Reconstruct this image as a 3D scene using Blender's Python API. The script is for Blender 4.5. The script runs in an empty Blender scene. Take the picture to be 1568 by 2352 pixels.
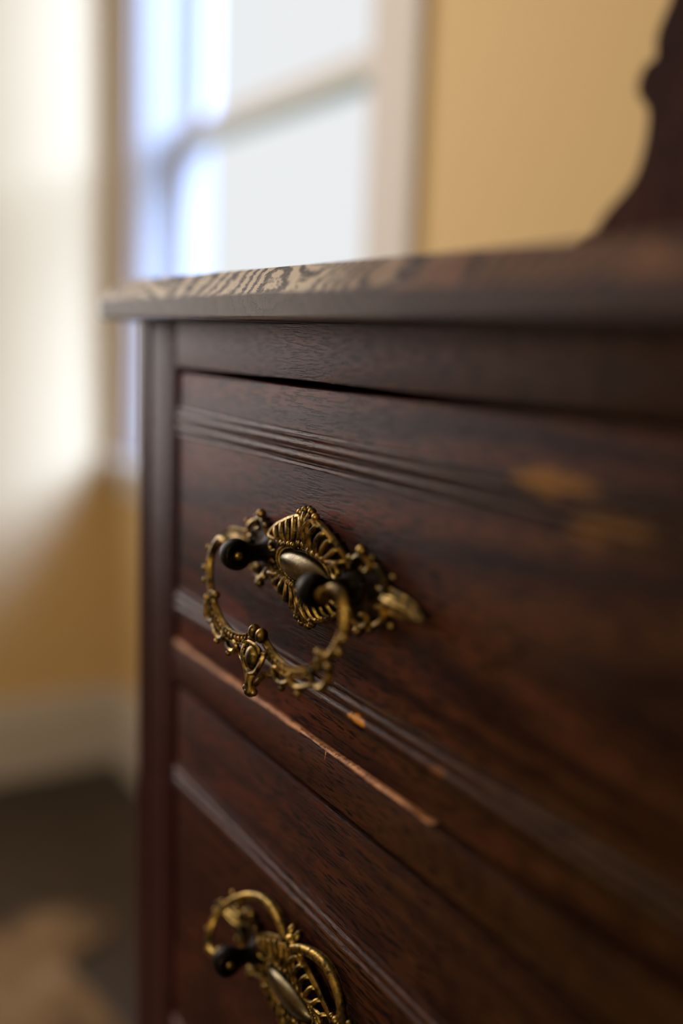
import bpy, bmesh, math, random
from mathutils import Vector, Matrix
random.seed(7)
C = bpy.context.scene.collection
sc = bpy.context.scene

# ------------------------------------------------------------------ camera
# world: dresser front is the plane Y = 0, X runs along it, Z = 0 is the floor
EYE = Vector((0.0, -0.224, 0.955))
F = 2287.0                                     # focal length in pixels of the 1568 px wide frame (35 mm)
v1 = Vector((-1429.0, -449.0, F)).normalized()           # world -X seen by the camera (x right, y down, z forward)
dz = -(v1.x * -0.0386 + v1.y) / v1.z
vd = Vector((-0.0386, 1.0, dz)).normalized()             # world -Z
wx, wz = -v1, -vd
wy = wz.cross(wx)
M = Matrix(((wx.x, -wx.y, -wx.z), (wy.x, -wy.y, -wy.z), (wz.x, -wz.y, -wz.z)))   # columns: cam right, up, back
cd = bpy.data.cameras.new('camera')
cam = bpy.data.objects.new('camera', cd)
C.objects.link(cam)
cam.matrix_world = Matrix.Translation(EYE) @ M.to_4x4()
cd.sensor_fit = 'HORIZONTAL'; cd.sensor_width = 24.0; cd.lens = F / 1568 * 24
cd.clip_start = 0.02
cd.dof.use_dof = True
cd.dof.focus_distance = 0.452
cd.dof.aperture_fstop = 1.5
cd.dof.aperture_blades = 0
sc.camera = cam

# ------------------------------------------------------------------ sky, sun, lights, exposure
w = bpy.data.worlds.new('sky'); sc.world = w; w.use_nodes = True
bg = w.node_tree.nodes['Background']
bg.inputs[0].default_value = (0.98, 1.0, 1.02, 1); bg.inputs[1].default_value = 0.86
sd = bpy.data.lights.new('hazy_sun', 'SUN')
sd.energy = 16.5; sd.angle = math.radians(33); sd.color = (0.40, 0.61, 1.28)
so = bpy.data.objects.new('hazy_sun', sd); C.objects.link(so)
so.rotation_euler = Vector((1.0, 0.36, 0.46)).to_track_quat('Z', 'Y').to_euler()
def area(name, loc, aim, sx, sy, power, col):
    l = bpy.data.lights.new(name, 'AREA'); l.shape = 'RECTANGLE'; l.size = sx; l.size_y = sy
    l.energy = power; l.color = col
    o = bpy.data.objects.new(name, l); C.objects.link(o); o.location = loc
    o.rotation_euler = (Vector(loc) - Vector(aim)).to_track_quat('Z', 'Y').to_euler()
    return o
# daylight from the unseen left-wall window_2, then an added fill lamp in window_3
area('window_daylight', (-2.04, -0.42, 1.45), (0.0, -0.42, 1.25), 0.80, 1.45, 19.0, (0.98, 0.90, 0.86))
area('window_daylight', (1.2, -3.16, 1.60), (-0.9, 0.0, 1.3), 1.3, 1.4, 33.0, (1.0, 0.86, 0.66))
vs = sc.view_settings
sc.display_settings.display_device = 'sRGB'
vs.view_transform = 'Standard'; vs.look = 'None'; vs.gamma = 1.0; vs.exposure = 0.0; vs.use_curve_mapping = False
sc.cycles.max_bounces = 8

# ------------------------------------------------------------------ helpers
def link(o, parent=None):
    C.objects.link(o)
    if parent is not None: o.parent = parent
    return o
def wpos(o):
    p = Vector((0, 0, 0))
    while o is not None: p += o.location; o = o.parent
    return p
def empty(name, loc, label=None, cat=None, group=None, kind=None, parent=None):
    o = bpy.data.objects.new(name, None); link(o, parent)
    o.location = Vector(loc) - (wpos(parent) if parent else Vector())
    o.empty_display_size = 0.05
    tag(o, label, cat, group, kind); return o
def tag(o, label=None, cat=None, group=None, kind=None):
    if label: o['label'] = label
    if cat: o['category'] = cat
    if group: o['group'] = group
    if kind: o['kind'] = kind
    return o
def mesh(name, bm, mats, parent=None, origin=(0, 0, 0), smooth=False, sharp=40):
    """world-coordinate bmesh -> one object whose origin is `origin`"""
    bmesh.ops.translate(bm, verts=bm.verts, vec=-Vector(origin))
    me = bpy.data.meshes.new(name); bm.to_mesh(me); bm.free()
    for m in (mats if isinstance(mats, (list, tuple)) else [mats]): me.materials.append(m)
    if smooth:
        for p in me.polygons: p.use_smooth = True
        try: me.set_sharp_from_angle(angle=math.radians(sharp))
        except Exception: pass
    o = bpy.data.objects.new(name, me); link(o, parent)
    o.location = Vector(origin) - (wpos(parent) if parent else Vector())
    return o
def box(bm, x0, x1, y0, y1, z0, z1, bev=0.0, mi=0):
    vs_ = [bm.verts.new((x, y, z)) for z in (z0, z1) for y in (y0, y1) for x in (x0, x1)]
    fs = [bm.faces.new([vs_[i] for i in f]) for f in ((0,2,3,1),(4,5,7,6),(0,1,5,4),(2,6,7,3),(0,4,6,2),(1,3,7,5))]
    for f in fs: f.material_index = mi
    if bev > 0:
        es = list({e for f in fs for e in f.edges})
        bmesh.ops.bevel(bm, geom=es, offset=bev, segments=2, affect='EDGES', profile=0.5)
def loft(bm, rings, closed=True, cap=True, mi=0):
    """rings: list of equal-length point lists"""
    R = [[bm.verts.new(p) for p in r] for r in rings]
    n = len(R[0])
    for a, b in zip(R[:-1], R[1:]):
        for i in range(n if closed else n - 1):
            j = (i + 1) % n
            f = bm.faces.new((a[i], a[j], b[j], b[i])); f.material_index = mi
    if cap and closed:
        bm.faces.new(R[0][::-1]); bm.faces.new(R[-1])
    return R
def prism_x(bm, prof, x0, x1, nx=1):
    """closed (y,z) profile extruded along X"""
    loft(bm, [[(x0 + (x1 - x0) * k / nx, y, z) for y, z in prof] for k in range(nx + 1)])
def catmull(pts, n):
    P = [Vector(p) for p in pts]
    if len(P) < 3: return [P[0].lerp(P[-1], k / n) for k in range(n + 1)]
    out = []
    Q = [P[0] * 2 - P[1]] + P + [P[-1] * 2 - P[-2]]
    m = len(P) - 1
    for k in range(n + 1):
        u = k / n * m; i = min(int(u), m - 1); t = u - i
        a, b, c, d = Q[i:i + 4]
        out.append(0.5 * ((2 * b) + (c - a) * t + (2 * a - 5 * b + 4 * c - d) * t * t + (3 * b - a - 3 * c + d) * t ** 3))
    return out
def tube(bm, pts, rad, n=16, seg=8, flat=1.0, mi=0):
    """smooth swept tube through pts, radii rad (list or number); flat squashes it along its binormal"""
    path = catmull(pts, n)
    rr = [rad] * 2 if not isinstance(rad, (list, tuple)) else list(rad)
    rings = []
    up = None
    for k, p in enumerate(path):
        t = (path[min(k + 1, n)] - path[max(k - 1, 0)]).normalized()
        if up is None:
            up = Vector((0, -1, 0)) if abs(t.y) < 0.9 else Vector((0, 0, 1))
        up = (up - t * up.dot(t)).normalized()
        s = t.cross(up)
        u = k / n * (len(rr) - 1); i = min(int(u), len(rr) - 2); r = rr[i] + (rr[i + 1] - rr[i]) * (u - i)
        rings.append([p + (s * math.cos(a) * r + up * math.sin(a) * r * flat) for a in [2 * math.pi * q / seg for q in range(seg)]])
    loft(bm, rings, mi=mi)
def ball(bm, c, r, sc3=(1, 1, 1), sub=2, mi=0):
    d = bmesh.ops.create_icosphere(bm, subdivisions=sub, radius=r)
    for v in d['verts']: v.co = Vector((v.co.x * sc3[0], v.co.y * sc3[1], v.co.z * sc3[2])) + Vector(c)
    for v in d['verts']:
        for f in v.link_faces: f.material_index = mi
def lathe(bm, prof, origin, axis='Y', seg=20, mi=0):
    rings = []
    for r, h in prof:
        ring = []
        for q in range(seg):
            a = 2 * math.pi * q / seg; c, s = math.cos(a) * r, math.sin(a) * r
            p = {'Y': (c, -h, s), 'X': (h, c, s), 'Z': (c, s, h)}[axis]
            ring.append(Vector(p) + Vector(origin))
        rings.append(ring)
    loft(bm, rings, mi=mi)
    bmesh.ops.recalc_face_normals(bm, faces=bm.faces)

# ------------------------------------------------------------------ materials
def new_mat(name):
    m = bpy.data.materials.new(name); m.use_nodes = True
    nt = m.node_tree; b = nt.nodes['Principled BSDF']
    return m, nt, b
def nd(nt, typ, **kw):
    n = nt.nodes.new(typ)
    for k, v in kw.items():
        if k in n.inputs: n.inputs[k].default_value = v
        else: setattr(n, k, v)
    return n
def ramp(nt, fac, stops):
    r = nt.nodes.new('ShaderNodeValToRGB')
    el = r.color_ramp.elements
    while len(el) < len(stops): el.new(0.5)
    for e, (p, c) in zip(el, stops):
        e.position = p; e.color = (*c, 1) if len(c) == 3 else c
    nt.links.new(fac, r.inputs[0]); return r.outputs[0]
def mathn(nt, op, a, b=None, c=None, clamp=False):
    n = nt.nodes.new('ShaderNodeMath'); n.operation = op; n.use_clamp = clamp
    for i, v in enumerate((a, b, c)):
        if v is None: continue
        if isinstance(v, (int, float)): n.inputs[i].default_value = v
        else: nt.links.new(v, n.inputs[i])
    return n.outputs[0]
def mix(nt, fac, a, b, typ='MIX'):
    n = nt.nodes.new('ShaderNodeMix'); n.data_type = 'RGBA'; n.blend_type = typ
    for s, v in ((n.inputs[0], fac), (n.inputs[6], a), (n.inputs[7], b)):
        if isinstance(v, (int, float)): s.default_value = v
        elif isinstance(v, tuple): s.default_value = (*v, 1) if len(v) == 3 else v
        else: nt.links.new(v, s)
    return n.outputs[2]
def geo_pos(nt):
    return nt.nodes.new('ShaderNodeNewGeometry').outputs['Position']
def mapped(nt, vec, scale, rot=(0, 0, 0), loc=(0, 0, 0)):
    n = nt.nodes.new('ShaderNodeMapping')
    n.inputs['Scale'].default_value = scale; n.inputs['Rotation'].default_value = rot; n.inputs['Location'].default_value = loc
    nt.links.new(vec, n.inputs['Vector']); return n.outputs[0]
def noise(nt, vec, scale, detail=4, rough=0.55, dist=0.0):
    n = nd(nt, 'ShaderNodeTexNoise', Scale=scale, Detail=detail, Roughness=rough, Distortion=dist)
    nt.links.new(vec, n.inputs['Vector']); return n.outputs['Fac']

def spot(nt, pos, c, r, jag=0.45, nscale=260):
    """soft-edged worn spot at world position c with radii r"""
    v = nt.nodes.new('ShaderNodeVectorMath'); v.operation = 'SUBTRACT'
    nt.links.new(pos, v.inputs[0]); v.inputs[1].default_value = c
    d = nt.nodes.new('ShaderNodeVectorMath'); d.operation = 'DIVIDE'
    nt.links.new(v.outputs[0], d.inputs[0]); d.inputs[1].default_value = r
    l = nt.nodes.new('ShaderNodeVectorMath'); l.operation = 'LENGTH'; nt.links.new(d.outputs[0], l.inputs[0])
    nz = noise(nt, pos, nscale, 3)
    t = mathn(nt, 'ADD', l.outputs['Value'], mathn(nt, 'MULTIPLY', mathn(nt, 'SUBTRACT', nz, 0.5), jag * 4))
    return mathn(nt, 'SUBTRACT', 1.0, mathn(nt, 'SMOOTH_MIN', 1.0, mathn(nt, 'MAXIMUM', mathn(nt, 'MULTIPLY', mathn(nt, 'SUBTRACT', t, 0.6), 2.5), 0.0), 0.1), clamp=True)

def wood(name, axis, dark, light, rough=0.48, coat=0.04, flame=1.0, bump=0.35, off=(0, 0, 0), spots=(), spec=0.06, scuff=0.0):
    m, nt, b = new_mat(name)
    pos = geo_pos(nt)
    st = {'X': (0.16, 1, 1), 'Z': (1, 1, 0.16), 'Y': (1, 0.16, 1)}[axis]
    v = mapped(nt, pos, st, loc=off)
    # growth-ring flame: contour bands of a slow warped field
    field = noise(nt, v, 9.0, 2, 0.45, 0.6)
    bands = mathn(nt, 'FRACT', mathn(nt, 'MULTIPLY', field, 13.0))
    bands = mathn(nt, 'ABSOLUTE', mathn(nt, 'SUBTRACT', bands, 0.5))      # 0..0.5 triangle
    fine = noise(nt, mapped(nt, pos, {'X': (0.06, 1, 1), 'Z': (1, 1, 0.06), 'Y': (1, .06, 1)}[axis], loc=off), 260.0, 5, 0.6)
    big = noise(nt, mapped(nt, pos, {'X': (0.3, 1, 1), 'Z': (1, 1, 0.3), 'Y': (1, .3, 1)}[axis], loc=off), 14.0, 3, 0.5)
    f = mathn(nt, 'ADD', mathn(nt, 'MULTIPLY', bands, 0.75 * flame), mathn(nt, 'MULTIPLY', fine, 0.30))
    f = mathn(nt, 'ADD', f, mathn(nt, 'MULTIPLY', big, 0.65))
    f = mathn(nt, 'ADD', f, (1 - flame) * 0.17)
    mid = tuple(a * 0.62 + c * 0.38 for a, c in zip(dark, light))
    col = ramp(nt, f, [(0.38, dark), (0.58, mid), (0.80, light)])
    # the colour goes from maroon to orange-brown away from the left end
    sp = nt.nodes.new('ShaderNodeSeparateXYZ'); nt.links.new(pos, sp.inputs[0])
    am = nt.nodes.new('ShaderNodeMapRange'); am.clamp = True
    nt.links.new(mathn(nt, 'ADD', sp.outputs['X'], mathn(nt, 'MULTIPLY', mathn(nt, 'SUBTRACT', big, 0.5), 0.5)), am.inputs[0])
    am.inputs[1].default_value = -0.46; am.inputs[2].default_value = -0.20
    col = mix(nt, am.outputs[0], col, mix(nt, 1.0, col, (0.68, 1.12, 0.62), 'MULTIPLY'))
    # fine dark pores
    pore = noise(nt, mapped(nt, pos, {'X': (0.10, 1, 1), 'Z': (1, 1, 0.10), 'Y': (1, .1, 1)}[axis], loc=off), 1150.0, 2, 0.5)
    pm = ramp(nt, pore, [(0.38, (0, 0, 0)), (0.50, (1, 1, 1))])
    col = mix(nt, mathn(nt, 'MULTIPLY', pm, 1.0), tuple(x * 0.55 for x in dark), col)
    roughv = rough
    if scuff > 0:
        s = ramp(nt, noise(nt, mapped(nt, pos, {'X': (0.2, 1, 1), 'Z': (1, 1, 0.2), 'Y': (1, .2, 1)}[axis]), 60.0, 6, 0.7), [(0.52, (0, 0, 0)), (0.72, (1, 1, 1))])
        col = mix(nt, mathn(nt, 'MULTIPLY', s, scuff), col, (0.065, 0.040, 0.028))
    for c, r, cc in spots:
        col = mix(nt, spot(nt, pos, c, r), col, cc)
    nt.links.new(col, b.inputs['Base Color'])
    rv = nt.nodes.new('ShaderNodeMapRange'); nt.links.new(big, rv.inputs[0])
    rv.inputs[3].default_value = rough - 0.08; rv.inputs[4].default_value = rough + 0.10
    nt.links.new(rv.outputs[0], b.inputs['Roughness'])
    b.inputs['Coat Weight'].default_value = coat; b.inputs['Coat Roughness'].default_value = 0.22
    b.inputs['Specular IOR Level'].default_value = spec; b.inputs['Specular Tint'].default_value = (1.0, 0.76, 0.72, 1)      # reddish old shellac
    crack = noise(nt, pos, 700.0, 6, 0.75)
    h = mathn(nt, 'ADD', mathn(nt, 'MULTIPLY', pm, 0.7), mathn(nt, 'ADD', mathn(nt, 'MULTIPLY', fine, 0.8), mathn(nt, 'MULTIPLY', crack, 0.9)))
    bp = nd(nt, 'ShaderNodeBump', Strength=bump, Distance=0.0006)
    nt.links.new(h, bp.inputs['Height'])
    nt.links.new(bp.outputs[0], b.inputs['Normal']); nt.links.new(bp.outputs[0], b.inputs['Coat Normal'])
    return m

def worn_oak(name):
    """the old worn top edge: pale grey-tan oak with deep dark grain, browner towards the right where the stain survives"""
    m, nt, b = new_mat(name)
    pos = geo_pos(nt)
    field = noise(nt, mapped(nt, pos, (1, 1.1, 1.1)), 9.0, 1, 0.4, 0.0)
    jit = noise(nt, mapped(nt, pos, (1, 1, 1)), 420.0, 6, 0.75)
    jit2 = noise(nt, mapped(nt, pos, (0.5, 1, 1.6)), 140.0, 5, 0.7)
    rings = mathn(nt, 'FRACT', mathn(nt, 'ADD', mathn(nt, 'MULTIPLY', field, 30.0), mathn(nt, 'ADD', mathn(nt, 'MULTIPLY', jit, 1.3), mathn(nt, 'MULTIPLY', jit2, 1.3))))
    g = ramp(nt, rings, [(0.0, (0.5, 0.5, 0.5)), (0.12, (0, 0, 0)), (0.30, (0.10, 0.10, 0.10)), (0.50, (1, 1, 1)), (0.94, (0.9, 0.9, 0.9))])
    sz = nt.nodes.new('ShaderNodeSeparateXYZ'); nt.links.new(pos, sz.inputs[0])
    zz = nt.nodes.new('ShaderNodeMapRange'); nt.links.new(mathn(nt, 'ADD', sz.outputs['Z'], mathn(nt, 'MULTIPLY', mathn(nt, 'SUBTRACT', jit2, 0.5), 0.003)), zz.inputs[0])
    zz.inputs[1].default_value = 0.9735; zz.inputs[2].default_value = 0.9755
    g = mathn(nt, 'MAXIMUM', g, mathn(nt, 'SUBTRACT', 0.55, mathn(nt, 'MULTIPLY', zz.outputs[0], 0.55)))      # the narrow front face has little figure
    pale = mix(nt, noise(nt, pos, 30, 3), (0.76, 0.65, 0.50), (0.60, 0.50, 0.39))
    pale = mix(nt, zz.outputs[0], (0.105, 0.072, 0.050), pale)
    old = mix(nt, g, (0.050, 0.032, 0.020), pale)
    stained_dim = mix(nt, g, (0.018, 0.007, 0.004), mix(nt, zz.outputs[0], (0.050, 0.019, 0.010), (0.19, 0.085, 0.038)))
    sx = nt.nodes.new('ShaderNodeSeparateXYZ'); nt.links.new(pos, sx.inputs[0])
    mr = nt.nodes.new('ShaderNodeMapRange'); mr.clamp = True
    nt.links.new(mathn(nt, 'ADD', sx.outputs['X'], mathn(nt, 'MULTIPLY', noise(nt, pos, 40, 3), 0.10)), mr.inputs[0])
    mr.inputs[1].default_value = -0.33; mr.inputs[2].default_value = -0.235
    nt.links.new(mix(nt, mr.outputs[0], old, stained_dim), b.inputs['Base Color'])  # wear mixed with window light that fades rightwards, put into the colour
    b.inputs['Roughness'].default_value = 0.55
    b.inputs['Specular IOR Level'].default_value = 0.2
    b.inputs['Coat Weight'].default_value = 0.08; b.inputs['Coat Roughness'].default_value = 0.3
    bp = nd(nt, 'ShaderNodeBump', Strength=0.9, Distance=0.0007)
    nt.links.new(mathn(nt, 'ADD', g, mathn(nt, 'MULTIPLY', jit, 0.8)), bp.inputs['Height'])
    nt.links.new(bp.outputs[0], b.inputs['Normal'])
    return m


SP1 = [((-0.234, -0.003, 0.9125), (0.022, 0.02, 0.0045), (0.26, 0.115, 0.012)),
       ((-0.205, -0.003, 0.903), (0.020, 0.02, 0.004), (0.15, 0.068, 0.012)),
       ((-0.217, -0.003, 0.898), (0.010, 0.02, 0.003), (0.17, 0.075, 0.012)),
       ((-0.339, -0.002, 0.795), (0.0085, 0.02, 0.0020), (0.70, 0.27, 0.02)),
       ((-0.2817, -0.002, 0.795), (0.006, 0.02, 0.0018), (0.20, 0.07, 0.012))]
DK, LT = (0.014, 0.0036, 0.0034), (0.120, 0.028, 0.016)
M_drawer = wood('drawer_wood', 'X', DK, LT, spots=SP1, scuff=0.25, off=(0.3, 0.0, 0.12))
M_drawer2 = wood('drawer_wood_lower', 'X', DK, (0.085, 0.021, 0.011), off=(1.3, 0.7, 0.4), scuff=0.15, flame=0.6)  # darker copy of the drawer wood; dimmer light low down is in its colour
M_rail = wood('rail_wood', 'X', (0.016, 0.004, 0.003), (0.105, 0.027, 0.016), flame=0.35, off=(2.1, 0, 0.3), scuff=0.35)
M_stile = wood('stile_wood', 'Z', (0.015, 0.0045, 0.005), (0.075, 0.021, 0.020), flame=0.3, off=(0.2, 0.4, 0))
M_bead = wood('bead_wood', 'X', (0.020, 0.006, 0.004), (0.13, 0.038, 0.022), flame=0.3, rough=0.36, coat=0.28, spots=SP1, off=(0.7, 0, 0), scuff=0.35)
M_harp = wood('mirror_support_wood', 'Z', (0.013, 0.0045, 0.003), (0.060, 0.019, 0.012), flame=0.5, coat=0.0, rough=0.6, spec=0.06)
M_edge = worn_oak('worn_edge_oak')
def bare():
    m, nt, b = new_mat('bare_worn_wood'); pos = geo_pos(nt)
    n = noise(nt, mapped(nt, pos, (0.5, 1, 1)), 240, 5, 0.7)
    nt.links.new(ramp(nt, n, [(0.34, (0.12, 0.04, 0.015)), (0.52, (0.60, 0.27, 0.11)), (0.75, (0.80, 0.44, 0.21))]), b.inputs['Base Color'])
    b.inputs['Roughness'].default_value = 0.6; return m
M_bare = bare()

def brass(name, dark, light, rough, thr=(0.40, 0.62)):
    m, nt, b = new_mat(name); pos = nt.nodes.new('ShaderNodeTexCoord').outputs['Object']
    n = noise(nt, pos, 330, 5, 0.65); n2 = noise(nt, pos, 90, 3)
    f = mathn(nt, 'ADD', mathn(nt, 'MULTIPLY', n, 0.6), mathn(nt, 'MULTIPLY', n2, 0.4))
    c = ramp(nt, f, [(thr[0], dark), (thr[1], light)])
    nt.links.new(c, b.inputs['Base Color'])
    b.inputs['Metallic'].default_value = 1.0
    rr = nt.nodes.new('ShaderNodeMapRange'); nt.links.new(n, rr.inputs[0])
    rr.inputs[1].default_value = 0.3; rr.inputs[2].default_value = 0.7
    rr.inputs[3].default_value = rough + 0.15; rr.inputs[4].default_value = rough
    nt.links.new(rr.outputs[0], b.inputs['Roughness'])
    bp = nd(nt, 'ShaderNodeBump', Strength=0.35, Distance=0.0003); nt.links.new(noise(nt, pos, 900, 4, 0.7), bp.inputs['Height'])
    nt.links.new(bp.outputs[0], b.inputs['Normal'])
    return m
M_brass = brass('aged_brass', (0.045, 0.032, 0.010), (0.48, 0.30, 0.060), 0.30, (0.42, 0.60))
M_boss = brass('rubbed_brass', (0.09, 0.07, 0.038), (0.22, 0.175, 0.09), 0.24, (0.3, 0.7))
M_patina = brass('brass_dark_patina', (0.022, 0.016, 0.009), (0.13, 0.085, 0.028), 0.42, (0.44, 0.66))

M_post = brass('blackened_brass', (0.010, 0.008, 0.006), (0.05, 0.034, 0.014), 0.45, (0.48, 0.72))  # shade on the post heads, turned from the window, is put into this colour
def plain(name, col, rough=0.6, var=0.06, scale=4, bump=0.0, spec=0.4):
    m, nt, b = new_mat(name); pos = geo_pos(nt)
    n = noise(nt, pos, scale, 4)
    c = mix(nt, n, tuple(x * (1 - var) for x in col), tuple(min(1, x * (1 + var)) for x in col))
    nt.links.new(c, b.inputs['Base Color']); b.inputs['Roughness'].default_value = rough
    b.inputs['Specular IOR Level'].default_value = spec
    if bump:
        bp = nd(nt, 'ShaderNodeBump', Strength=bump, Distance=0.001); nt.links.new(noise(nt, pos, 160, 4), bp.inputs['Height'])
        nt.links.new(bp.outputs[0], b.inputs['Normal'])
    return m
M_wall = plain('yellow_painted_wall', (0.72, 0.51, 0.235), 0.75, 0.03, 2, 0.1)
M_trim = plain('cream_painted_trim', (0.60, 0.54, 0.46), 0.45, 0.03)
M_sash = plain('white_painted_sash', (0.66, 0.63, 0.58), 0.45, 0.03)
M_jamb = plain('jamb_old_paint', (0.40, 0.36, 0.29), 0.6, 0.05)  # white woodwork painted darker, so the sunlight on the side jambs looks weaker
M_ceil = plain('white_ceiling', (0.70, 0.66, 0.58), 0.9, 0.02)
M_ext = plain('outside_wall_render', (0.5, 0.48, 0.44), 0.9)
M_lawn = plain('lawn_grass', (0.10, 0.16, 0.05), 0.95, 0.4, 6)
def floor_mat():
    m, nt, b = new_mat('dark_floorboards'); pos = geo_pos(nt)
    br = nd(nt, 'ShaderNodeTexBrick', Scale=1.0); br.offset = 0.4
    br.inputs['Brick Width'].default_value = 1.4; br.inputs['Row Height'].default_value = 0.09; br.inputs['Mortar Size'].default_value = 0.0015
    br.inputs['Color1'].default_value = (0.022, 0.014, 0.010, 1); br.inputs['Color2'].default_value = (0.034, 0.021, 0.014, 1); br.inputs['Mortar'].default_value = (0.006, 0.004, 0.003, 1)
    nt.links.new(pos, br.inputs['Vector'])
    n = noise(nt, mapped(nt, pos, (0.1, 1, 1)), 60, 5)
    nt.links.new(mix(nt, 0.4, br.outputs['Color'], mix(nt, n, (0.015, 0.010, 0.007), (0.045, 0.028, 0.018))), b.inputs['Base Color'])
    b.inputs['Roughness'].default_value = 0.38; return m
M_floor = floor_mat()
def rug_mat():
    m, nt, b = new_mat('tan_brown_rug'); pos = geo_pos(nt)
    n = noise(nt, pos, 11, 3, 0.6, 0.4); n2 = noise(nt, pos, 400, 3)
    c = ramp(nt, n, [(0.34, (0.07, 0.045, 0.030)), (0.44, (0.26, 0.155, 0.07)), (0.58, (0.30, 0.19, 0.09)), (0.72, (0.42, 0.31, 0.20))])
    nt.links.new(mix(nt, mathn(nt, 'MULTIPLY', n2, 0.5), c, (0.12, 0.075, 0.035)), b.inputs['Base Color'])
    b.inputs['Roughness'].default_value = 0.95
    bp = nd(nt, 'ShaderNodeBump', Strength=0.8, Distance=0.003); nt.links.new(n2, bp.inputs['Height']); nt.links.new(bp.outputs[0], b.inputs['Normal'])
    return m
M_rug = rug_mat()
def glass():
    m, nt, b = new_mat('window_glass')
    g = nt.nodes.new('ShaderNodeBsdfTransparent'); gl = nt.nodes.new('ShaderNodeBsdfGlossy'); gl.inputs['Roughness'].default_value = 0.02
    mx = nt.nodes.new('ShaderNodeMixShader'); mx.inputs[0].default_value = 0.01
    nt.links.new(g.outputs[0], mx.inputs[1]); nt.links.new(gl.outputs[0], mx.inputs[2])
    nt.links.new(mx.outputs[0], nt.nodes['Material Output'].inputs['Surface']); return m
M_glass = glass()

# ------------------------------------------------------------------ room shell
XL, XR, YB, YF, ZC, T = -2.08, 2.3, 0.50, -3.2, 2.6, 0.15
W1 = (-1.966, -1.120, 0.70, 2.25)            # window_1 opening in the back wall: x0, x1, z0, z1
W2 = (-0.85, 0.0, 0.72, 2.20)              # window_2 opening in the left wall: y0, y1, z0, z1
W3 = (0.5, 1.9, 0.90, 2.30)               # opening for the added, unseen window_3 in the front wall
def wall_y(name, y0, y1, x0, x1, op):
    bm = bmesh.new(); a0, a1, z0, z1 = op
    box(bm, x0, a0, y0, y1, 0, ZC); box(bm, a1, x1, y0, y1, 0, ZC); box(bm, a0, a1, y0, y1, 0, z0); box(bm, a0, a1, y0, y1, z1, ZC)
    return tag(mesh(name, bm, M_wall), kind='structure')
wall_y('wall_back', YB, YB + T, XL - T, XR + T, W1)
wall_y('wall_front', YF - T, YF, XL - T, XR + T, W3)
bm = bmesh.new(); a0, a1, z0, z1 = W2
box(bm, XL - T, XL, YF, a0, 0, ZC); box(bm, XL - T, XL, a1, YB, 0, ZC); box(bm, XL - T, XL, a0, a1, 0, z0); box(bm, XL - T, XL, a0, a1, z1, ZC)
tag(mesh('wall_left', bm, M_wall), kind='structure')
bm = bmesh.new(); box(bm, XR, XR + T, YF, YB, 0, ZC); tag(mesh('wall_right', bm, M_wall), kind='structure')
bm = bmesh.new(); box(bm, XL - T, XR + T, YF - T, YB + T, -0.1, 0.0); tag(mesh('floor', bm, M_floor), kind='structure')
bm = bmesh.new(); box(bm, XL - T, XR + T, YF - T, YB + T, ZC, ZC + 0.1); tag(mesh('ceiling', bm, M_ceil), kind='structure')
def base_prof(h=0.175, t=0.018):
    return [(0, 0), (t, 0), (t, h - 0.03), (t * 0.75, h - 0.022), (t * 0.55, h - 0.008), (t * 0.4, h), (0, h)]
bm = bmesh.new(); loft(bm, [[(XL + d, y, z) for d, z in base_prof()] for y in (YF, YB)]); tag(mesh('baseboard_left', bm, M_trim), kind='structure')
bm = bmesh.new(); loft(bm, [[(x, YB - d, z) for d, z in base_prof()] for x in (XL + 0.018, XR)]); tag(mesh('baseboard_back', bm, M_trim), kind='structure')
bm = bmesh.new(); loft(bm, [[(x, YF + d, z) for d, z in base_prof()] for x in (XL + 0.018, XR - 0.018)]); tag(mesh('baseboard_front', bm, M_trim), kind='structure')
bm = bmesh.new(); loft(bm, [[(XR - d, y, z) for d, z in base_prof()] for y in (YF + 0.018, YB - 0.018)]); tag(mesh('baseboard_right', bm, M_trim), kind='structure')

def sash(parent, P, x0, x1, z0, z1, d0, d1, st=0.045, rl=0.045, rt=0.035, name='sash'):
    """P maps (along, depth, height) to world"""
    def pb(bm, *a):
        tmp = bmesh.new(); box(tmp, *a, bev=0.003)
        for v in tmp.verts: v.co = P(v.co)
        me = bpy.data.meshes.new('t'); tmp.to_mesh(me); tmp.free(); bm.from_mesh(me); bpy.data.meshes.remove(me)
    s = empty(name, P(Vector(((x0 + x1) / 2, (d0 + d1) / 2, z0))), parent=parent)
    for nm, a in (('stile', (x0, x0 + st, d0, d1, z0, z1)), ('stile', (x1 - st, x1, d0, d1, z0, z1)),
                  ('rail', (x0 + st, x1 - st, d0, d1, z0, z0 + rl)), ('rail', (x0 + st, x1 - st, d0, d1, z1 - rt, z1))):
        bm = bmesh.new(); pb(bm, *a); mesh(nm, bm, M_sash, s, P(Vector(((a[0] + a[1]) / 2, (d0 + d1) / 2, a[4]))))
    bm = bmesh.new(); m_ = (d0 + d1) / 2
    pb(bm, x0 + st - 0.005, x1 - st + 0.005, m_ - 0.0015, m_ + 0.0015, z0 + rl - 0.005, z1 - rt + 0.005)
    mesh('pane', bm, M_glass, s, P(Vector(((x0 + x1) / 2, m_, z0))))
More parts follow.
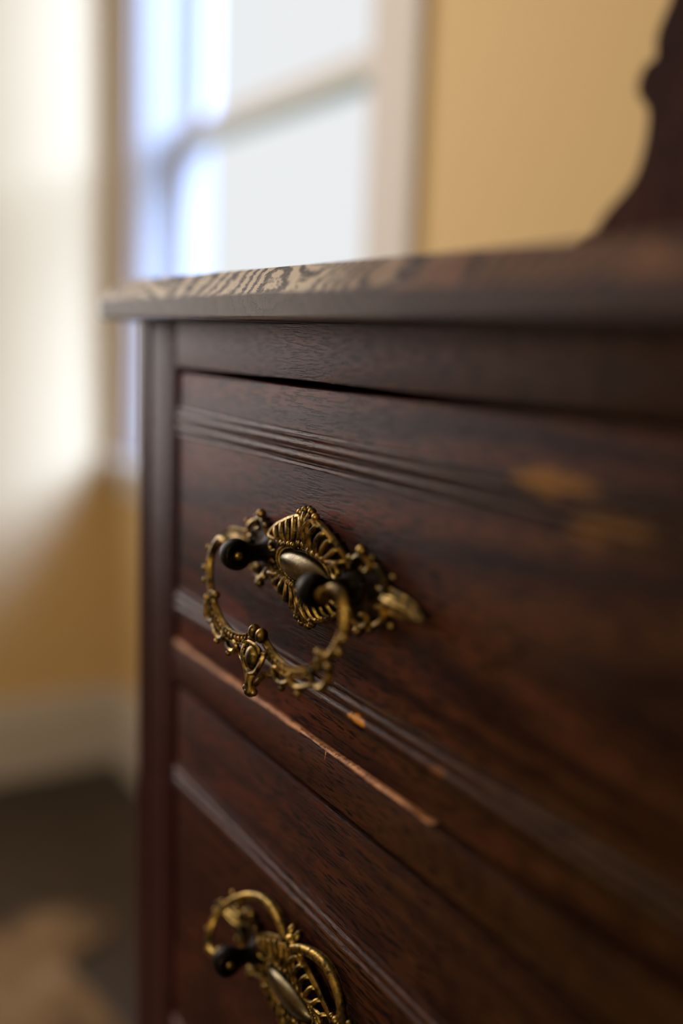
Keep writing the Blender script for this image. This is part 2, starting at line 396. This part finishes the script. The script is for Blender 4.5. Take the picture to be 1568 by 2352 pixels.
def window(n, P, op, meet, cas=0.107):
    x0, x1, z0, z1 = op
    w_ = empty('window_%d' % n, P(Vector(((x0 + x1) / 2, 0, z0))), kind='structure')
    def part(nm, mat, *bs):
        bm = bmesh.new()
        for a in bs:
            tmp = bmesh.new(); box(tmp, *a, bev=0.004)
            for v in tmp.verts: v.co = P(v.co)
            me = bpy.data.meshes.new('t'); tmp.to_mesh(me); tmp.free(); bm.from_mesh(me); bpy.data.meshes.remove(me)
        bmesh.ops.recalc_face_normals(bm, faces=bm.faces)
        return mesh(nm, bm, mat, w_, P(Vector(((bs[0][0] + bs[0][1]) / 2, 0, bs[0][4]))))
    part('casing', M_trim, (x0 - cas, x0 - 0.002, -0.012, -0.0005, z0 - 0.0, z1 + cas))
    part('casing', M_trim, (x1 + 0.002, x1 + cas, -0.012, -0.0005, z0 - 0.0, z1 + cas))
    part('casing', M_trim, (x0 - 0.002, x1 + 0.002, -0.012, -0.0005, z1 + 0.002, z1 + cas))
    part('sill', M_trim, (x0 - cas, x1 + cas, -0.045, -0.0005, z0 - 0.026, z0 - 0.001), (x0 + 0.001, x1 - 0.001, 0.0, T + 0.02, z0 + 0.0005, z0 + 0.012))
    part('apron', M_trim, (x0 - cas + 0.01, x1 + cas - 0.01, -0.016, -0.0005, z0 - 0.085, z0 - 0.027))
    part('jamb', M_jamb, (x0 + 0.0005, x0 + 0.014, 0.0, T - 0.002, z0 + 0.013, z1 - 0.001))
    part('jamb', M_jamb, (x1 - 0.014, x1 - 0.0005, 0.0, T - 0.002, z0 + 0.013, z1 - 0.001))
    part('head_jamb', M_sash, (x0 + 0.015, x1 - 0.015, 0.0, T - 0.002, z1 - 0.014, z1 - 0.001))
    sash(w_, P, x0 + 0.015, x1 - 0.015, z0 + 0.013, meet + 0.018, 0.075, 0.102, name='lower_sash')
    sash(w_, P, x0 + 0.015, x1 - 0.015, meet - 0.017, z1 - 0.015, 0.106, 0.133, name='upper_sash', rl=0.035)
    return w_
window(1, lambda v: Vector((v.x, YB + v.y, v.z)), W1, 1.344)
window(2, lambda v: Vector((XL - v.y, v.x, v.z)), W2, 1.46)
window(3, lambda v: Vector((v.x, YF - v.y, v.z)), W3, 1.60)  # added out of view to hold the fill lamp

# outside: ground
bm = bmesh.new(); box(bm, -16, 12, YB + T + 0.02, 16, -0.35, -0.12); tag(mesh('ground', bm, M_lawn), kind='structure')

# ------------------------------------------------------------------ rug on the floor (irregular edge, like a hide)
rug_pts = [(-1.52, 0.03), (-1.5145, 0.1044), (-1.5258, 0.1485), (-1.5148, 0.2097), (-1.474, 0.2592), (-1.4316, 0.2596), (-1.4046, 0.2223),
           (-1.3806, 0.1839), (-1.3507, 0.1716), (-1.305, 0.1805), (-1.2507, 0.1887), (-1.1976, 0.1959), (-1.131, 0.1965), (-1.06, 0.17), (-1.0, 0.20), (-0.95, 0.17), (-0.95, 0.07),
           (-0.99, -0.10), (-0.93, -0.35), (-0.99, -0.60), (-1.10, -0.78), (-1.32, -0.84), (-1.50, -0.74), (-1.66, -0.80), (-1.74, -0.70), (-1.64, -0.55), (-1.62, -0.35), (-1.66, -0.15), (-1.60, -0.02)]
bm = bmesh.new()
loop = catmull([(x, y, 0) for x, y in rug_pts] + [(rug_pts[0][0], rug_pts[0][1], 0)], 140)[:-1]
cx_ = Vector((-1.32, -0.2, 0)); rings = []
for k, hh in ((1.0, 0.0005), (1.0, 0.006), (0.985, 0.010), (0.8, 0.011), (0.5, 0.011), (0.2, 0.011)):
    rings.append([cx_ + (p - cx_) * k + Vector((0, 0, hh + (0.002 * random.random() if hh > 0.009 else 0))) for p in loop])
loft(bm, rings)
bmesh.ops.recalc_face_normals(bm, faces=bm.faces)
tag(mesh('rug', bm, M_rug, None, (-1.32, -0.2, 0), True), 'tan and brown mottled rug with irregular edge on dark floor beside the dresser', 'rug')

# ------------------------------------------------------------------ dresser
FX0, FX1, DEP = -0.613, 0.470, 0.43
dres = empty('dresser', ((FX0 + FX1) / 2, DEP / 2, 0), 'antique dark reddish-brown oak dresser with ornate brass drawer pulls and scrolled mirror support', 'dresser')
ST0, ST1 = -0.548, 0.405                      # inner edges of the two stiles
# top board: moulded worn edge (outward offset, height), swept round front and both ends
tp = [(-0.020, 0.9622), (-0.004, 0.9624), (-0.0008, 0.9630), (0.0, 0.9645), (0.0, 0.9742), (-0.0012, 0.9755), (-0.0085, 0.9850), (-0.0105, 0.9866), (-0.013, 0.9870), (-0.05, 0.9870)]
bx0, bx1, by0, by1 = -0.631, 0.488, -0.018, DEP
bm = bmesh.new()
rings = []
for o, z in tp:
    ring = []
    ys = (by0 - o)
    n = 60
    for k in range(n + 1): ring.append((bx0 - o + (bx1 - bx0 + 2 * o) * k / n, ys, z + 0.0004 * math.sin(k * 1.7) * (1 if 0.965 < z < 0.985 else 0)))
    ring.append((bx1 + o, by1, z)); ring.append((bx0 - o, by1, z))
    rings.append(ring)
loft(bm, rings, mi=0); bmesh.ops.recalc_face_normals(bm, faces=bm.faces)
mesh('top_board', bm, M_edge, dres, ((bx0 + bx1) / 2, by0, 0.962), True, 20)
# corner post with a rounded outer edge, then a groove, then the stile
def corner_post(x0, x1, s):
    bm = bmesh.new(); prof = []
    r = 0.007
    a = [(x0, 0.045), (x0, r)] + [(x0 + r - r * math.cos(t), r - r * math.sin(t)) for t in [math.pi / 2 * k / 6 for k in range(1, 7)]] + [(x1 - 0.002, 0.0), (x1, 0.002), (x1, 0.045)]
    if s < 0: a = [(x0 + x1 - x, y) for x, y in a]
    loft(bm, [[(x, y, z) for x, y in a] for z in (0.0, 0.9619)]); bmesh.ops.recalc_face_normals(bm, faces=bm.faces)
    mesh('corner_post', bm, M_stile, dres, ((x0 + x1) / 2, 0, 0), True)
corner_post(FX0, -0.5915, 1); corner_post(FX1 - 0.0215, FX1, -1)
for x0, x1 in ((-0.5865, ST0), (ST1, FX1 - 0.0265)):
    bm = bmesh.new(); box(bm, x0, x1, 0.0, 0.04, 0.0, 0.9619, bev=0.0016)
    mesh('stile', bm, M_stile, dres, ((x0 + x1) / 2, 0.02, 0), True)
    bm = bmesh.new(); g0, g1 = (x0 - 0.0052, x0 + 0.0005) if x0 < 0 else (x1 - 0.0005, x1 + 0.0052)
    box(bm, g0, g1, 0.008, 0.04, 0.001, 0.961); mesh('groove_backing', bm, M_stile, dres, (g0, 0.02, 0))
# carcass
for x0, x1 in ((FX0 + 0.001, FX0 + 0.02), (FX1 - 0.02, FX1 - 0.001)):
    bm = bmesh.new(); box(bm, x0, x1, 0.046, DEP - 0.005, 0.0, 0.9619); mesh('side_panel', bm, M_stile, dres, (x0, 0.2, 0))
bm = bmesh.new(); box(bm, FX0 + 0.021, FX1 - 0.021, DEP - 0.014, DEP - 0.006, 0.03, 0.9619); mesh('back_panel', bm, M_stile, dres, (0, DEP - 0.01, 0.03))
Z = [(0.9359, 0.7715), (0.7463, 0.480), (0.455, 0.12)]            # drawer openings: top, bottom
def rail(z0, z1):
    bm = bmesh.new(); box(bm, ST0 + 0.0005, ST1 - 0.0005, 0.0, 0.03, z0, z1, bev=0.0012); mesh('rail', bm, M_rail, dres, ((ST0 + ST1) / 2, 0.015, z0), True)
bm = bmesh.new(); box(bm, ST0 + 0.0005, ST1 - 0.0005, 0.0, 0.03, 0.9365, 0.9620, bev=0.0006); mesh('top_rail', bm, M_rail, dres, ((ST0 + ST1) / 2, 0.015, 0.936), True)
rail(0.7470, 0.7705); rail(0.456, 0.479); rail(0.06, 0.119)

def bead_profile(zt, up=1):
    """two reeds between fillets, (y, z) going down from zt; height 17 mm"""
    P = [(0.0, 0.0), (-0.0016, 0.0002), (-0.0018, 0.0016), (0.0010, 0.0024)]
    for c in (0.0056, 0.0112):
        for k in range(0, 9):
            a = math.pi * k / 8
            P.append((0.0012 - 0.0038 * math.sin(a), c - 0.0026 * math.cos(a)))
        P.append((0.0012, c + 0.0028))
    P += [(-0.0014, 0.0146), (-0.0016, 0.0158), (0.0, 0.0166)]
    P = [(y, zt - z) if up > 0 else (y, zt - 0.0166 + z) for y, z in P]
    P += [(0.004, P[-1][1]), (0.004, P[0][1])]
    return P
def make_drawer(zt, zb, mat, beads, face=0.0012):
    g = 0.0026
    dr = empty('drawer', ((ST0 + ST1) / 2, 0.01, zb), parent=dres)
    x0, x1 = ST0 + g + 0.0026, ST1 - g
    bm = bmesh.new(); box(bm, x0, x1, face, 0.02, zb + 0.0012, zt - g, bev=0.0013)
    mesh('drawer_front', bm, mat, dr, ((x0 + x1) / 2, 0.01, zb), True)
    bm = bmesh.new()
    box(bm, x0 + 0.004, x0 + 0.016, 0.0205, DEP - 0.03, zb + 0.004, zt - 0.02); box(bm, x1 - 0.016, x1 - 0.004, 0.0205, DEP - 0.03, zb + 0.004, zt - 0.02)
    box(bm, x0 + 0.016, x1 - 0.016, 0.0205, DEP - 0.03, zb + 0.006, zb + 0.012); box(bm, x0 + 0.016, x1 - 0.016, DEP - 0.042, DEP - 0.03, zb + 0.012, zt - 0.02)
    mesh('drawer_box', bm, M_bare, dr, ((x0 + x1) / 2, 0.2, zb))
    for z, u in beads:
        bm = bmesh.new(); prism_x(bm, [(y + face, zz) for y, zz in bead_profile(z, u)], x0 + 0.0008, x1 - 0.0008)
        bmesh.ops.recalc_face_normals(bm, faces=bm.faces)
        mesh('bead_moulding', bm, M_bead, dr, ((x0 + x1) / 2, 0.0, z), True)
    return dr
dr1 = make_drawer(Z[0][0], Z[0][1], M_drawer, [(0.9135, 1), (0.8055, -1)])
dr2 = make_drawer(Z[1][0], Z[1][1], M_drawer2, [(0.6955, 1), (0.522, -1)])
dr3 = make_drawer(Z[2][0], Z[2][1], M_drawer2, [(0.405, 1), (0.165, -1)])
# bare worn arris along the bottom of the first drawer, narrower and broken towards the right
bm = bmesh.new(); rings = []
n = 260
for k in range(n + 1):
    x = -0.5445 + (0.5445 - 0.285) * k / n
    u = k / n
    wd = (0.0017 - 0.0006 * u) * (0.72 + 0.45 * random.random() + 0.25 * math.sin(x * 90)) * (1 if 0.0 < u < 0.96 else 0.3)
    if 0.60 < u < 0.69: wd *= 0.45
    zc = 0.7716 + 0.0002 * math.sin(x * 160)
    rings.append([(x, -0.0006, zc - wd * 0.5), (x, -0.0009, zc + wd * 0.1), (x, -0.0001, zc + wd), (x, 0.004, zc + wd), (x, 0.004, zc - wd * 0.5)])
loft(bm, rings)
v0 = [bm.verts.new(p) for p in ((-0.3647, -0.0007, 0.7716), (-0.3632, -0.0007, 0.7716), (-0.3655, -0.0003, 0.7660))]; bm.faces.new(v0)
bmesh.ops.recalc_face_normals(bm, faces=bm.faces)
tag(mesh('worn_edge', bm, M_bare, dres, (-0.41, 0, 0.7715)), 'pale bare wood showing along the chipped bottom edge')

# ------------------------------------------------------------------ cast brass pull (local frame: x along, z up, -y towards the room)
def hgt(s, t):                                  # domed plate surface
    q = 1 - (s / 0.066) ** 2 - (t / 0.034) ** 2
    return 0.0016 + 0.0050 * max(0.0, q)
def outline(s):
    a = abs(s)
    pts = [(0, .0225), (.008, .0215), (.02, .0175), (.030, .0125), (.036, .0100), (.041, .0125), (.047, .0150), (.053, .0125), (.059, .0080), (.066, .0045), (.074, .0038), (.082, .0026), (.0895, .0006)]
    for (a0, h0), (a1, h1) in zip(pts[:-1], pts[1:]):
        if a <= a1: return h0 + (h1 - h0) * (a - a0) / (a1 - a0)
    return 0.0006
def P3(s, t, dh=0.0): return Vector((s, -(hgt(s, t) + dh), t))
def backplate_bm():
    bm = bmesh.new()
    n, m_ = 90, 14
    G = []
    for i in range(n + 1):
        s = -0.0895 + 0.179 * i / n
        o = outline(s) * (1 + 0.05 * math.sin(i * 1.9))
        G.append([bm.verts.new(P3(s, -o + 2 * o * j / m_, -0.0006 * random.random())) for j in range(m_ + 1)])
    Bk = [[bm.verts.new((v.co.x, -0.0001, v.co.z)) for v in (r[0], r[-1])] for r in G]
    for i in range(n):
        for j in range(m_): bm.faces.new((G[i][j], G[i + 1][j], G[i + 1][j + 1], G[i][j + 1]))
        bm.faces.new((G[i][0], Bk[i][0], Bk[i + 1][0], G[i + 1][0])); bm.faces.new((G[i][-1], G[i + 1][-1], Bk[i + 1][1], Bk[i][1]))
    for f in bm.faces: f.material_index = 1
    for sx in (-1, 1):
        for tz in (-1, 1):
            Q = lambda s, t, d=0.0: P3(sx * s, tz * t, d)
            # shell: rim along the outline, with ribs curving in to small bulbs
            rim = [(0.0065, 0.0226), (0.012, 0.0213), (0.020, 0.0183), (0.028, 0.0147), (0.034, 0.0108), (0.0375, 0.0078)]
            tube(bm, [Q(a, b, 0.0006) for a, b in rim], [0.0016, 0.0017, 0.0016, 0.0014, 0.0011], 26, 8)
            for k in range(6):
                u = k / 5
                s0, t0 = rim[0][0] + 0.0005 + u * 0.0275, 0
                # outer end on the rim
                for (a0, b0), (a1, b1) in zip(rim[:-1], rim[1:]):
                    if s0 <= a1: t0 = b0 + (b1 - b0) * (s0 - a0) / (a1 - a0); break
                s1, t1 = 0.0055 + u * 0.0195, 0.0092 - 0.0022 * u
                L = 1 - 0.35 * u
                pts = [Q(s0, t0, 0.0004), Q(s0 - 0.0030 * L, t0 - 0.0006, 0.0022), Q(s0 - 0.0060 * L, (t0 * .55 + t1 * .45), 0.0028),
                       Q(s1 - 0.0006, t1 + 0.0012, 0.0020), Q(s1 + 0.0016, t1 - 0.0002, 0.0014)]
                tube(bm, pts, [0.0009, 0.0014 * (1 - .2 * u), 0.0015 * (1 - .2 * u), 0.0012, 0.0016], 18, 7)
                ball(bm, Q(s1 + 0.0018, t1 + 0.0003, 0.0016), 0.0020 - 0.0005 * u, sub=2)
            # scroll around the post seat and outer wing
            tube(bm, [Q(0.0375, 0.0080, 0.001), Q(0.0405, 0.0125, 0.0018), Q(0.0460, 0.0150, 0.0018), Q(0.0510, 0.0128, 0.0018), Q(0.0500, 0.0092, 0.002), Q(0.0465, 0.0098, 0.002)], [0.0009, 0.0015, 0.0017, 0.0016, 0.0013, 0.0011], 26, 8)
            ball(bm, Q(0.0455, 0.0172, 0.0022), 0.0026, sub=2)
            ball(bm, Q(0.0385, 0.0128, 0.0020), 0.0017, sub=2); ball(bm, Q(0.0520, 0.0150, 0.0014), 0.0018, sub=2)
            tube(bm, [Q(0.0500, 0.0128, 0.001), Q(0.0560, 0.0120, 0.0015), Q(0.0610, 0.0082, 0.0018), Q(0.0605, 0.0040, 0.0018), Q(0.0570, 0.0042, 0.0018)], [0.001, 0.0014, 0.0016, 0.0014, 0.0010], 22, 8)
            # leaf blades out to the tip
            tube(bm, [Q(0.0610, 0.0055, 0.001), Q(0.0680, 0.0042, 0.0018), Q(0.0760, 0.0036, 0.0022), Q(0.0835, 0.0022, 0.0028), Q(0.0895, -0.0008 * tz, 0.0040)], [0.0010, 0.0013, 0.0014, 0.0011, 0.0006], 22, 7, flat=0.7)
            tube(bm, [Q(0.0600, 0.0015, 0.001), Q(0.0680, 0.0018, 0.0028), Q(0.0760, 0.0012, 0.0030), Q(0.0850, 0.0004, 0.0032)], [0.0010, 0.0012, 0.0010, 0.0005], 18, 7)
            ball(bm, Q(0.0655, 0.0100, 0.0012), 0.0016, sub=2)
            # small scrolls and beads hugging the boss
            tube(bm, [Q(0.0225, 0.0062, 0.001), Q(0.0275, 0.0075, 0.002), Q(0.0310, 0.0050, 0.002), Q(0.0295, 0.0022, 0.002), Q(0.0262, 0.0030, 0.0015)], [0.0008, 0.0012, 0.0013, 0.0011, 0.0008], 20, 7)
            # crest (top) and pendant (bottom)
            tube(bm, [Q(0.0025, 0.0125, 0.0015), Q(0.0045, 0.0160, 0.0022), Q(0.0035, 0.0195, 0.0024), Q(0.0055, 0.0225, 0.0020), Q(0.0085, 0.0215, 0.0018), Q(0.0078, 0.0188, 0.002)], [0.0010, 0.0012, 0.0012, 0.0013, 0.0013, 0.0009], 24, 7)
            ball(bm, Q(0.0068, 0.0245, 0.0012), 0.0020, sub=2)
            ball(bm, Q(0.0030, 0.0262, 0.0012), 0.0021, sub=2)
            tube(bm, [Q(0.0012, 0.0190, 0.002), Q(0.0016, 0.0225, 0.0026), Q(0.0024, 0.0262, 0.0018)], [0.0008, 0.0012, 0.0009], 10, 6)
            ball(bm, Q(0.0022, 0.0112, 0.0020), 0.0017, (0.8, 1, 1.3), sub=2)
        # acanthus curl beside the post seat
        tube(bm, [P3(sx * 0.060, 0.0, 0.001), P3(sx * 0.066, 0.0, 0.0035), P3(sx * 0.074, 0.0, 0.0035), P3(sx * 0.083, -0.0005, 0.0030)], [0.0018, 0.0016, 0.0011, 0.0006], 14, 7)
    ball(bm, P3(0, 0.0272, 0.0010), 0.0014, sub=2); ball(bm, P3(0, -0.0272, 0.0010), 0.0014, sub=2)
    # granulated bed round the boss
    for k in range(64):
        a = 2 * math.pi * k / 64
        for q in (1.0, 1.13):
            s, t = 0.0232 * q * math.cos(a), 0.0084 * (q + 0.02) * math.sin(a)
            ball(bm, P3(s, t, 0.0008), 0.00062 + 0.0002 * random.random(), sub=1)
    bmesh.ops.recalc_face_normals(bm, faces=bm.faces)
    return bm
def boss_bm():
    bm = bmesh.new(); rings = []
    n = 28
    for i in range(n + 1):
        u = -1 + 2 * i / n
        s = 0.0215 * u; hw = 0.0068 * max(0.02, (1 - abs(u) ** 2.2)) ** 0.62; hh = 0.0060 * max(0.02, (1 - abs(u) ** 2.4)) ** 0.55
        rings.append([Vector((s, -(hgt(0, 0) - 0.0006 + max(0, math.sin(a)) ** 0.8 * hh), hw * math.cos(a))) if math.sin(a) >= 0 else Vector((s, -(hgt(0, 0) - 0.0012), hw * math.cos(a))) for a in [2 * math.pi * q / 22 for q in range(22)]])
    loft(bm, rings); bmesh.ops.recalc_face_normals(bm, faces=bm.faces); return bm
PY = 0.0225                                     # pivot stands this far off the drawer
def post_bm(sx):
    bm = bmesh.new(); o = (sx * 0.0375, 0, 0)
    lathe(bm, [(0.0085, 0.002), (0.0088, 0.0045), (0.0066, 0.0060), (0.0046, 0.0085), (0.0040, 0.0120), (0.0046, 0.0150), (0.0056, 0.0175)], o, 'Y', 22)
    # round head lying along X, hollowed face, pin in the middle
    lathe(bm, [(0.0006, -0.0042), (0.0060, -0.0042), (0.0073, -0.0030), (0.0077, 0.0), (0.0073, 0.0030), (0.0063, 0.0042), (0.0050, 0.0042), (0.0042, 0.0022), (0.0004, 0.0022)],
          (o[0], -PY, 0), 'X', 26)
    lathe(bm, [(0.0001, 0.0020), (0.0023, 0.0020), (0.0025, 0.0036), (0.0019, 0.0046), (0.0010, 0.0052), (0.0001, 0.0053)], (o[0], -PY, 0), 'X', 16, mi=1)
    lathe(bm, [(0.0016, -0.0075), (0.0016, -0.0040)], (o[0], -PY, 0), 'X', 12) if sx < 0 else lathe(bm, [(0.0016, 0.0045), (0.0016, 0.0085)], (o[0], -PY, 0), 'X', 12)
    return bm
def bail_bm(pierced=True):
    """hanging bail, origin at the pivot axis, hanging down -z"""
    bm = bmesh.new()
    B = lambda s, t, d=0.0: Vector((s, -d, t))
    def both(fn):
        for sx in (-1, 1): fn(sx)
    def half(sx):
        b = lambda s, t, d=0.0: B(sx * s, t, d)
        main = [b(0.0440, 0.0), b(0.0500, 0.0035), b(0.0575, 0.0030), b(0.0625, -0.0040), b(0.0628, -0.0115), b(0.0590, -0.0195), b(0.0530, -0.0262), b(0.0440, -0.0325), b(0.0330, -0.0362), b(0.0220, -0.0365), b(0.0110, -0.0340), b(0.0035, -0.0305)]
        tube(bm, main, [0.0022, 0.0026, 0.0026, 0.0024, 0.0021, 0.0021, 0.0022, 0.0024, 0.0026, 0.0026, 0.0024, 0.0021], 70, 10, flat=0.85)
        lathe(bm, [(0.0034, -0.0016), (0.0040, 0.0), (0.0034, 0.0016)], b(0.0452, 0.0), 'X', 16)
        # raised edges and rungs of the ribbed band
        path = catmull(main, 220)
        seg_ = path[118:208]
        for off in (0.0021, -0.0021):
            tube(bm, [Vector((p.x, p.y - 0.0019, p.z + off)) for p in seg_[::6]], 0.00052, 40, 6)
        for k in range(0, 88, 6):
            p = seg_[k]; t = (seg_[min(k + 1, 89)] - seg_[max(k - 1, 0)]).normalized(); nn = Vector((-t.z, 0, t.x))
            tube(bm, [p + nn * 0.0021 + Vector((0, -0.0020, 0)), p - nn * 0.0021 + Vector((0, -0.0020, 0))], 0.00045, 3, 5)
        # outer beads, leaf curls and pierced scrolls below the band
        for s, t, r in ((0.0655, -0.0020, 0.0017), (0.0660, -0.0125, 0.0020), (0.0640, -0.0185, 0.0018), (0.0585, -0.0262, 0.0020), (0.0535, -0.0225, 0.0018), (0.0500, -0.0228, 0.0022), (0.0500, -0.0262, 0.0017)):
            ball(bm, b(s, t, 0.0006), r, sub=2)
        if not pierced:
            ball(bm, b(0.0030, -0.0360, 0.0010), 0.0024, (0.9, 1, 1.5), sub=2); return
        tube(bm, [b(0.0560, -0.0245), b(0.0590, -0.0300), b(0.0560, -0.0355), b(0.0500, -0.0362), b(0.0470, -0.0325, 0.001), b(0.0500, -0.0300, 0.002)], [0.0014, 0.0019, 0.0020, 0.0018, 0.0015, 0.0012], 26, 8)
        tube(bm, [b(0.0500, -0.0360), b(0.0430, -0.0395, 0.001), b(0.0370, -0.0410, 0.001), b(0.0320, -0.0385, 0.002), b(0.0345, -0.0365, 0.002)], [0.0012, 0.0016, 0.0017, 0.0014, 0.0010], 24, 8)
        tube(bm, [b(0.0330, -0.0375), b(0.0285, -0.0425, 0.001), b(0.0215, -0.0430, 0.001), b(0.0180, -0.0392, 0.002), b(0.0215, -0.0380, 0.002)], [0.0010, 0.0015, 0.0016, 0.0013, 0.0010], 24, 8)
        tube(bm, [b(0.0200, -0.0405), b(0.0150, -0.0435), b(0.0105, -0.0440, 0.001), b(0.0075, -0.0470, 0.001), b(0.0038, -0.0510, 0.0012), b(0.0030, -0.0535, 0.0015)], [0.0009, 0.0014, 0.0015, 0.0014, 0.0013, 0.0010], 26, 8)
        ball(bm, b(0.0400, -0.0432, 0.001), 0.0015, sub=2); ball(bm, b(0.0265, -0.0452, 0.001), 0.0015, sub=2)
        ball(bm, b(0.0036, -0.0285, 0.0020), 0.0030, (0.85, 1, 1.15), sub=3)      # pair of knobs
        ball(bm, b(0.0036, -0.0545, 0.0012), 0.0019, sub=2)
        tube(bm, [b(0.0095, -0.0345, 0.0020), b(0.0088, -0.0400, 0.0030), b(0.0050, -0.0450, 0.0030), b(0.0, -0.0468, 0.0030)], [0.0011, 0.0013, 0.0012, 0.0010], 18, 7)
        for q in range(4): ball(bm, b(0.0098 - 0.0012 * q, -0.0350 - 0.0031 * q, 0.0030), 0.0011, sub=1)
    both(half)
    if not pierced:
        ball(bm, B(0, -0.0325, 0.001), 0.0040, (1.1, 0.8, 0.9), sub=2)
        bmesh.ops.recalc_face_normals(bm, faces=bm.faces); return bm
    ball(bm, B(0, -0.0392, 0.0022), 0.0050, (0.95, 0.75, 1.15), sub=3)            # oval cartouche
    tube(bm, [B(-0.0062, -0.0360, 0.0030), B(-0.0045, -0.0335, 0.0038), B(0.0045, -0.0335, 0.0038), B(0.0062, -0.0360, 0.0030)], 0.0009, 14, 6)
    tube(bm, [B(0, -0.0450, 0.0015), B(0, -0.0500, 0.0025), B(0, -0.0540, 0.0020)], [0.0040, 0.0026, 0.0030], 12, 10, flat=0.6)
    ball(bm, B(0, -0.0552, 0.0012), 0.0030, (1.1, 0.9, 0.9), sub=2)
    bmesh.ops.recalc_face_normals(bm, faces=bm.faces)
    return bm
HX = -0.3815
protos = {}
def pull(dr, x, z, tilt, first):
    base = Vector((x, 0.0012, z)); par = wpos(dr)
    items = [('backplate', backplate_bm, [M_brass, M_patina], Vector((0, 0, 0)), 0), ('boss', boss_bm, [M_boss], Vector((0, 0, 0)), 0),
             ('post', lambda: post_bm(-1), [M_post, M_brass], Vector((0, 0, 0)), 0), ('post', lambda: post_bm(1), [M_post, M_brass], Vector((0, 0, 0)), 0),
             ('bail', bail_bm, [M_brass], Vector((0, -PY, 0)), tilt)]
    for i, (nm, fn, mats, off, rot) in enumerate(items):
        if i not in protos or (nm == 'bail' and not first):
            o = mesh(nm, fn() if first else bail_bm(False), mats, None, (0, 0, 0), True)
            protos[i] = o
        else:
            o = protos[i].copy(); C.objects.link(o)
        o.parent = dr; o.location = base + off - par; o.rotation_euler = (rot, 0, 0)
        if nm == 'boss': o['label'] = 'smooth polished oval boss'
pull(dr1, HX, 0.853, math.radians(-9), True)
pull(dr2, HX, 0.640, math.radians(152), False)

# mirror support: scrolled board standing at the back of the dresser top
K = 0.9457
H0 = [(-0.6452, 1.041), (-0.6343, 1.0487), (-0.626, 1.0628), (-0.615, 1.0732), (-0.599, 1.0859), (-0.5899, 1.0988), (-0.5843, 1.1195), (-0.5837, 1.1409), (-0.5886, 1.149), (-0.5958, 1.1579), (-0.5969, 1.1673), (-0.5911, 1.178), (-0.5815, 1.1823), (-0.5821, 1.1943), (-0.5802, 1.2038), (-0.5739, 1.2157), (-0.5707, 1.2234)]
left = [(x * K, 0.955 + (z - 0.955) * K) for x, z in H0]
left = [(-0.625, 0.9875), (-0.623, 1.012), (-0.617, 1.025)] + left + [(-0.532, 1.24), (-0.527, 1.30), (-0.532, 1.36), (-0.520, 1.42), (-0.500, 1.47), (-0.478, 1.50), (-0.455, 1.51), (-0.432, 1.50)]
right = [(-0.425, 1.47), (-0.430, 1.30), (-0.430, 1.15), (-0.40, 1.06), (-0.34, 1.03), (-0.30, 1.02), (-0.30, 0.9875)]
cl = [Vector((p.x, 0, p.z)) for p in catmull([(x, 0, z) for x, z in left], 110)] + [Vector((x, 0, z)) for x, z in right]
bm = bmesh.new()
f0 = bm.faces.new([bm.verts.new((p.x, 0.376, p.z)) for p in cl])
r = bmesh.ops.extrude_face_region(bm, geom=[f0]); 
for v in r['geom']:
    if isinstance(v, bmesh.types.BMVert): v.co.y = 0.398
bmesh.ops.recalc_face_normals(bm, faces=bm.faces)
mesh('mirror_support', bm, M_harp, dres, (-0.5, 0.387, 0.9875), False)
